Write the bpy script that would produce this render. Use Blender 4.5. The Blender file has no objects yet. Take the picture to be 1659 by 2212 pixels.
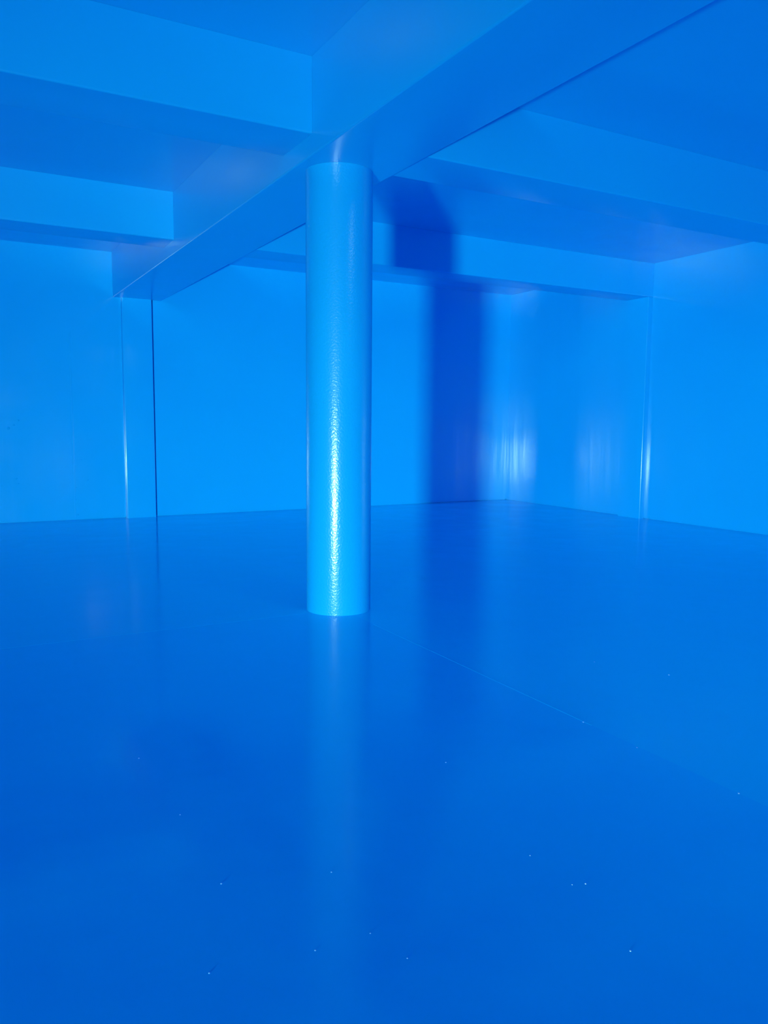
import bpy, bmesh, math, random
from mathutils import Vector, Matrix

C = bpy.context.scene.collection
SC = bpy.context.scene
random.seed(7)
H = 1.2                                   # camera height in metres; plan sizes below are in metres too

# ------------------------------------------------------------------ camera
YAW, PITCH, ROLL, FPX = 0.5085, -0.1077, 0.0081, 1723.9
cam_data = bpy.data.cameras.new('camera')
cam_data.sensor_fit = 'HORIZONTAL'
cam_data.sensor_width = 36.0
cam_data.lens = FPX / 1659.0 * 36.0
cam_data.clip_start = 0.05
cam = bpy.data.objects.new('camera', cam_data)
C.objects.link(cam)
F0 = Vector((math.sin(YAW), math.cos(YAW), 0)); R0 = Vector((math.cos(YAW), -math.sin(YAW), 0)); U0 = Vector((0, 0, 1))
F1 = F0 * math.cos(PITCH) + U0 * math.sin(PITCH); U1 = U0 * math.cos(PITCH) - F0 * math.sin(PITCH)
R2 = R0 * math.cos(ROLL) + U1 * math.sin(ROLL); U2 = U1 * math.cos(ROLL) - R0 * math.sin(ROLL)
M = Matrix((R2, U2, -F1)).transposed().to_4x4()
M.translation = Vector((0, 0, H))
cam.matrix_world = M
SC.camera = cam

# ------------------------------------------------------------------ world: a closed tank, no sky comes in
w = bpy.data.worlds.new('world'); SC.world = w; w.use_nodes = True
w.node_tree.nodes['Background'].inputs['Color'].default_value = (0, 0, 0, 1)

# ------------------------------------------------------------------ the work lamp standing on the floor, left of and behind the camera
LX, LY, LZ = -1.6 * H, -0.3 * H, 0.102 * H
LAMP_W = 27.5
TILT = math.radians(-11)
ld = bpy.data.lights.new('work_lamp', 'AREA')
ld.shape = 'RECTANGLE'; ld.size = 0.26; ld.size_y = 0.11
ld.spread = math.radians(118); ld.energy = LAMP_W; ld.color = (0.5, 1.0, 0.96)
ld.use_nodes = True                       # the flood's long throw: a gentler fall-off with distance than a bare source
_em = ld.node_tree.nodes['Emission']; _fo = ld.node_tree.nodes.new('ShaderNodeLightFalloff')
_fo.inputs['Strength'].default_value = 1.0
_k = ld.node_tree.nodes.new('ShaderNodeMath'); _k.operation = 'MULTIPLY'; _k.inputs[1].default_value = 0.35 / 6.5
_l = ld.node_tree.nodes.new('ShaderNodeMath'); _l.operation = 'MULTIPLY_ADD'; _l.inputs[1].default_value = 0.65
ld.node_tree.links.new(_fo.outputs['Constant'], _k.inputs[0])
ld.node_tree.links.new(_fo.outputs['Linear'], _l.inputs[0]); ld.node_tree.links.new(_k.outputs[0], _l.inputs[2])
ld.node_tree.links.new(_l.outputs[0], _em.inputs['Strength'])
lamp = bpy.data.objects.new('work_lamp', ld); C.objects.link(lamp)
aim = Vector((1.88 * H - LX, 3.88 * H - LY, 0)).normalized()
aim = (aim * math.cos(TILT) + Vector((0, 0, 1)) * math.sin(TILT)).normalized()
lamp.location = (LX, LY, LZ)
lamp.rotation_euler = aim.to_track_quat('-Z', 'Y').to_euler()

# ------------------------------------------------------------------ added fill light under the ceiling, out of view, to lift the floor
hd = bpy.data.lights.new('fill_light', 'AREA')
hd.shape = 'SQUARE'; hd.size = 0.7; hd.energy = 17.0; hd.color = (0.5, 0.95, 1.0)
fill = bpy.data.objects.new('fill_light', hd); C.objects.link(fill)
fill.location = (2.3 * H + .3, 0.9 * H, 2.75 * H)

# ------------------------------------------------------------------ view
SC.view_settings.view_transform = 'Standard'
SC.view_settings.look = 'None'
SC.view_settings.gamma = 1.0
SC.view_settings.use_curve_mapping = False
SC.view_settings.exposure = 0.0
SC.cycles.use_denoising = True
SC.cycles.max_bounces = 11
SC.cycles.diffuse_bounces = 9
SC.cycles.glossy_bounces = 5
SC.cycles.adaptive_threshold = 0.05
SC.cycles.blur_glossy = 0.05               # the glossy coating throws soft glints from soffits and floor onto the walls

# ------------------------------------------------------------------ materials
BASE = (0.004, 0.465, 0.87)

def paint(name, base=BASE, rough=0.25, rvar=0.06, wave=0.0, wave_scale=(1, 1, 1), wave_detail=2, fine=0.0, fine_scale=120.0, tint=0.04, ior=1.65):
    m = bpy.data.materials.new(name); m.use_nodes = True
    nt = m.node_tree; N = nt.nodes; L = nt.links
    b = N['Principled BSDF']
    b.inputs['IOR'].default_value = ior
    tc = N.new('ShaderNodeTexCoord')
    # slight unevenness of the coating's pigment
    n1 = N.new('ShaderNodeTexNoise'); n1.inputs['Scale'].default_value = 1.3; n1.inputs['Detail'].default_value = 4
    L.new(tc.outputs['Object'], n1.inputs['Vector'])
    mix = N.new('ShaderNodeMix'); mix.data_type = 'RGBA'
    mix.inputs['A'].default_value = (base[0], base[1] * (1 - tint), base[2] * (1 - tint * .3), 1)
    mix.inputs['B'].default_value = (base[0], base[1] * (1 + tint), min(1, base[2] * (1 + tint * .3)), 1)
    L.new(n1.outputs['Fac'], mix.inputs['Factor'])
    L.new(mix.outputs['Result'], b.inputs['Base Color'])
    n2 = N.new('ShaderNodeTexNoise'); n2.inputs['Scale'].default_value = 2.2; n2.inputs['Detail'].default_value = 3
    L.new(tc.outputs['Object'], n2.inputs['Vector'])
    mr = N.new('ShaderNodeMapRange')
    mr.inputs['From Min'].default_value = 0.3; mr.inputs['From Max'].default_value = 0.7
    mr.inputs['To Min'].default_value = max(0.02, rough - rvar); mr.inputs['To Max'].default_value = rough + rvar
    L.new(n2.outputs['Fac'], mr.inputs['Value']); L.new(mr.outputs['Result'], b.inputs['Roughness'])
    prev = None
    if wave > 0:
        mp = N.new('ShaderNodeMapping'); mp.inputs['Scale'].default_value = wave_scale
        L.new(tc.outputs['Object'], mp.inputs['Vector'])
        n3 = N.new('ShaderNodeTexNoise'); n3.inputs['Scale'].default_value = 1.0; n3.inputs['Detail'].default_value = wave_detail
        L.new(mp.outputs['Vector'], n3.inputs['Vector'])
        bp = N.new('ShaderNodeBump'); bp.inputs['Strength'].default_value = 1.0; bp.inputs['Distance'].default_value = wave
        L.new(n3.outputs['Fac'], bp.inputs['Height']); prev = bp
    if fine > 0:
        n4 = N.new('ShaderNodeTexNoise'); n4.inputs['Scale'].default_value = fine_scale; n4.inputs['Detail'].default_value = 1
        L.new(tc.outputs['Object'], n4.inputs['Vector'])
        bp2 = N.new('ShaderNodeBump'); bp2.inputs['Strength'].default_value = 1.0; bp2.inputs['Distance'].default_value = fine
        L.new(n4.outputs['Fac'], bp2.inputs['Height'])
        if prev: L.new(prev.outputs['Normal'], bp2.inputs['Normal'])
        prev = bp2
    if prev: L.new(prev.outputs['Normal'], b.inputs['Normal'])
    return m

M_WALL = paint('blue_wall_coating', rough=0.15, rvar=0.03, wave=0.004, wave_scale=(4.0, 4.0, 0.3), wave_detail=4)
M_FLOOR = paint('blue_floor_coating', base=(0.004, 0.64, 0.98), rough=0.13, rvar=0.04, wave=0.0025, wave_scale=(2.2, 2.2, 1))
M_FLOOR_DIM = paint('blue_floor_coating_dim', base=(0.004, 0.59, 0.98), rough=0.13, rvar=0.04, wave=0.0025, wave_scale=(2.2, 2.2, 1))  # same coat painted darker where the lamp's band of light misses the floor
M_CEIL = paint('blue_ceiling_coating', rough=0.2)
M_BEAM = paint('blue_beam_coating', rough=0.23, rvar=0.02)
M_COL = paint('blue_column_coating', rough=0.24, rvar=0.01, fine=0.0012, fine_scale=85)
M_NIB = paint('pale_nib_coating', base=(0.25, 0.6, 0.95), rough=0.3)

# ------------------------------------------------------------------ mesh helpers
def link(name, bm, mat, parent=None, smooth=False):
    bmesh.ops.recalc_face_normals(bm, faces=bm.faces[:])
    me = bpy.data.meshes.new(name); bm.to_mesh(me); bm.free()
    me.materials.append(mat)
    if smooth:
        for p in me.polygons: p.use_smooth = True
    o = bpy.data.objects.new(name, me); C.objects.link(o)
    if parent: o.parent = parent
    return o

def smooth_by_angle(o, deg=40):
    me = o.data
    for p in me.polygons: p.use_smooth = True
    me.set_sharp_from_angle(angle=math.radians(deg))

def prism(bm, loop, vec):
    """closed loop of points pushed along vec, with both caps"""
    a = [bm.verts.new(p) for p in loop]
    b = [bm.verts.new(Vector(p) + Vector(vec)) for p in loop]
    n = len(loop)
    bm.faces.new(a); bm.faces.new(b[::-1])
    for i in range(n):
        j = (i + 1) % n
        bm.faces.new((a[i], b[i], b[j], a[j]))

def box(bm, x0, x1, y0, y1, z0, z1):
    prism(bm, [(x0, y0, z0), (x1, y0, z0), (x1, y1, z0), (x0, y1, z0)], (0, 0, z1 - z0))

def arc(cx, cy, r, a0, a1, n=5):
    return [(cx + r * math.cos(a0 + (a1 - a0) * i / n), cy + r * math.sin(a0 + (a1 - a0) * i / n)) for i in range(n + 1)]

def beam_profile(a, b, z0, z1, r):
    """cross-section with rounded lower arrises: list of (side, z)"""
    pts = [(a, z1)]
    pts += arc(a + r, z0 + r, r, math.pi, 1.5 * math.pi)
    pts += arc(b - r, z0 + r, r, 1.5 * math.pi, 2 * math.pi)
    pts += [(b, z1)]
    return pts

def tag(o, label, cat, group=None):
    o['label'] = label; o['category'] = cat; o['kind'] = 'thing'
    if group: o['group'] = group

def structure(o):
    o['kind'] = 'structure'

# ------------------------------------------------------------------ the measured tank (metres)
XR, YB = 6.806 * H, 8.754 * H             # right wall, back wall
XL, YF = -3.04 * H, -1.0 * H              # left and front walls, outside the view
ZC = 2.755 * H                            # ceiling
GA, GB, GZ = 1.6455 * H, 2.1438 * H, 2.3006 * H       # main girder: sides, soffit
CZ = 2.400 * H                            # soffit of the cross beams
T = 0.2

# floor: a slab under four coated fields that meet on the column's lines
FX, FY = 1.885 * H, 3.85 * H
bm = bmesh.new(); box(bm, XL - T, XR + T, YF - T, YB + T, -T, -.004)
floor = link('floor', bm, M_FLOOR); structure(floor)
for x0, x1, y0, y1, m in ((XL - T, FX, YF - T, FY, M_FLOOR_DIM), (FX, XR + T, YF - T, FY, M_FLOOR), (XL - T, FX, FY, YB + T, M_FLOOR), (FX, XR + T, FY, YB + T, M_FLOOR)):
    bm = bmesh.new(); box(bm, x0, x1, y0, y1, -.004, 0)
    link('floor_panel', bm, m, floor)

# ceiling
bm = bmesh.new(); box(bm, XL - T, XR + T, YF - T, YB + T, ZC, ZC + T)
ceiling = link('ceiling', bm, M_CEIL); structure(ceiling)

# back wall with the vertical joint beside the girder's pilaster and a shadow joint along its foot
G0 = 0.014
JX = 2.030 * H
bm = bmesh.new()
prism(bm, [(XL, YB, G0), (JX, YB, G0), (JX, YB + .05, G0), (JX + .026, YB + .05, G0), (JX + .026, YB, G0), (XR, YB, G0), (XR, YB + T, G0), (XL, YB + T, G0)], (0, 0, ZC - G0))
box(bm, XL, XR, YB + .03, YB + T, 0, G0)
wall_back = link('wall_back', bm, M_WALL); structure(wall_back)

bm = bmesh.new()
box(bm, XR, XR + T, YF, YB + T, G0, ZC)
box(bm, XR + .02, XR + T, YF, YB + T, 0, G0)
wall_right = link('wall_right', bm, M_WALL); structure(wall_right)
bm = bmesh.new(); box(bm, XL - T, XL, YF - T, YB + T, 0, ZC)
wall_left = link('wall_left', bm, M_WALL); structure(wall_left)
bm = bmesh.new(); box(bm, XL, XR + T, YF - T, YF, 0, ZC)
wall_front = link('wall_front', bm, M_WALL); structure(wall_front)

# ------------------------------------------------------------------ girder and cross beams
ARR = 0.012
def beam_y(name, x0, x1, z0, y0, y1):
    bm = bmesh.new()
    prism(bm, [(s, y0, z) for s, z in beam_profile(x0, x1, z0, ZC - .0006, ARR)], (0, y1 - y0, 0))
    o = link(name, bm, M_BEAM); smooth_by_angle(o); return o
def beam_x(name, y0, y1, z0, x0, x1):
    bm = bmesh.new()
    prism(bm, [(x0, s, z) for s, z in beam_profile(y0, y1, z0, ZC - .0006, ARR)], (x1 - x0, 0, 0))
    o = link(name, bm, M_BEAM); smooth_by_angle(o); return o

girder = beam_y('ceiling_beam', GA, GB, GZ, YF + .0006, YB - .0006)
tag(girder, 'deep wide blue ceiling beam running diagonally across the picture over the column', 'beam')
P = {'mid': (3.695 * H, 4.070 * H), 'far': (6.288 * H, 6.61 * H)}
GRP = 'blue cross beams under the ceiling'
GA -= .0006; GB += .0006; XR -= .0006
b = beam_x('cross_beam', *P['mid'], CZ, XL + .0006, GA)
tag(b, 'large bright blue cross beam at the upper left, meeting the deep beam beside the column', 'beam', GRP)
b = beam_x('cross_beam', *P['mid'], CZ, GB, XR)
tag(b, 'blue cross beam right of the column, leaving the picture at its right edge', 'beam', GRP)
b = beam_x('cross_beam', *P['far'], CZ, XL + .0006, GA)
tag(b, 'smaller pale blue cross beam at the left, in front of the back wall', 'beam', GRP)
b = beam_x('cross_beam', *P['far'], CZ, GB, XR)
tag(b, 'far blue cross beam behind the column, crossed by the dark column shadow', 'beam', GRP)

# ------------------------------------------------------------------ pilasters
def pilaster(name, x0, x1, y0, y1, z1, corners, r=0.012):
    pts = []
    for k, (x, y, sx, sy, a) in enumerate(((x0, y0, 1, 1, math.pi), (x1, y0, -1, 1, 1.5 * math.pi), (x1, y1, -1, -1, 0), (x0, y1, 1, -1, .5 * math.pi))):
        if k in corners: pts += arc(x + sx * r, y + sy * r, r, a, a + .5 * math.pi, 5)
        else: pts.append((x, y))
    bm = bmesh.new()
    prism(bm, [(x, y, 0) for x, y in pts], (0, 0, z1))
    o = link(name, bm, M_WALL); smooth_by_angle(o); return o
p = pilaster('wall_pilaster', 1.722 * H, JX, YB - .06, YB - .0006, GZ - .0006, (0, 1))
tag(p, 'flat blue pilaster on the back wall under the deep beam, dark joint beside it', 'pilaster')
p = pilaster('wall_pilaster', 6.738 * H, XR, P['far'][0], P['far'][1], CZ - .0006, (0,))
tag(p, 'slim blue pilaster on the right wall with a shiny edge, under the far cross beam', 'pilaster')

# ------------------------------------------------------------------ column
CX, CY, CR = 1.8795 * H, 3.8769 * H, 0.1748 * H
def lathe(bm, prof, n=96):
    rings = []
    for r, z in prof:
        rings.append([bm.verts.new((r * math.cos(2 * math.pi * i / n), r * math.sin(2 * math.pi * i / n), z)) for i in range(n)])
    for a, c in zip(rings, rings[1:]):
        for i in range(n):
            j = (i + 1) % n
            bm.faces.new((a[i], a[j], c[j], c[i]))
    bm.faces.new(rings[0][::-1]); bm.faces.new(rings[-1])
bm = bmesh.new()
lathe(bm, [(CR, 0), (CR, .6), (CR, 1.2), (CR, 1.8), (CR, 2.3), (CR, GZ - .0006)])
col = link('round_column', bm, M_COL); col.location = (CX, CY, 0)
smooth_by_angle(col)
tag(col, 'glossy round blue column standing on the floor under the deep ceiling beam', 'column')

# ------------------------------------------------------------------ small marks in the coating
def ridge(name, p, q, w, h, n, parent, mat):
    """low half-round bead between two points, n = the way it stands proud"""
    p, q, n = Vector(p), Vector(q), Vector(n).normalized()
    side = (q - p).normalized().cross(n)
    prof = [side * (w / 2 * math.cos(math.pi * k / 4)) + n * (h * math.sin(math.pi * k / 4)) for k in range(5)]
    bm = bmesh.new(); prism(bm, [p + v for v in prof], q - p)
    return link(name, bm, mat, parent)
ridge('joint_bead', (FX, 3.48 * H, 0), (FX, 1.93 * H, 0), .007, .0007, (0, 0, 1), floor, M_FLOOR)
ridge('joint_bead', (1.66 * H, FY, 0), (0.05 * H, FY, 0), .006, .0005, (0, 0, 1), floor, M_FLOOR)
# paint nibs: points taken on the floor (x, y) and on the back wall (x, z)
def spot(px, py, axis, val):
    d = F1 + R2 * ((px - 829.5) / FPX) - U2 * ((py - 1106) / FPX)
    o = Vector((0, 0, H)); t = (val - o[axis]) / d[axis]
    return o + d * t
def nib(bm, c, r, n):
    m = Matrix.Translation(c) @ n.to_track_quat('Z', 'Y').to_matrix().to_4x4() @ Matrix.Diagonal((r, r, r * .6, 1))
    bmesh.ops.create_icosphere(bm, subdivisions=1, radius=1, matrix=m)
bm = bmesh.new()
for px, py, r in ((300, 1638, .003), (389, 1760, .0025), (478, 1909, .003), (716, 1884, .0025), (1265, 1909, .003), (1236, 1911, .002), (1145, 1848, .0025), (1362, 2054, .003),
                  (681, 2053, .0025), (880, 2070, .002), (452, 2102, .0025), (963, 1647, .003), (1596, 1714, .004), (1445, 1458, .005), (1376, 1615, .003), (800, 2016, .002), (1260, 1560, .004), (1284, 1430, .003)):
    nib(bm, spot(px, py, 2, 0.0), r, Vector((0, 0, 1)))
o = link('paint_nibs', bm, M_NIB, floor); o['kind'] = 'stuff'
bm = bmesh.new()
for px, py, r in ((40, 908, .012), (18, 925, .02), (30, 918, .012), (87, 892, .010), (176, 993, .010), (190, 1037, .012), (165, 1053, .010), (164, 1080, .010), (168, 1112, .012), (36, 1034, .012), (40, 1045, .010)):
    nib(bm, spot(px, py, 1, YB), r, Vector((0, -1, 0)))
o = link('paint_nibs', bm, M_WALL, wall_back); o['kind'] = 'stuff'
a, c = spot(163, 1110, 1, YB), spot(150, 560, 1, YB)
ridge('coating_bead', (a.x, YB, .03), (a.x, YB, 2.3), .02, .002, (0, -1, 0), wall_back, M_WALL)
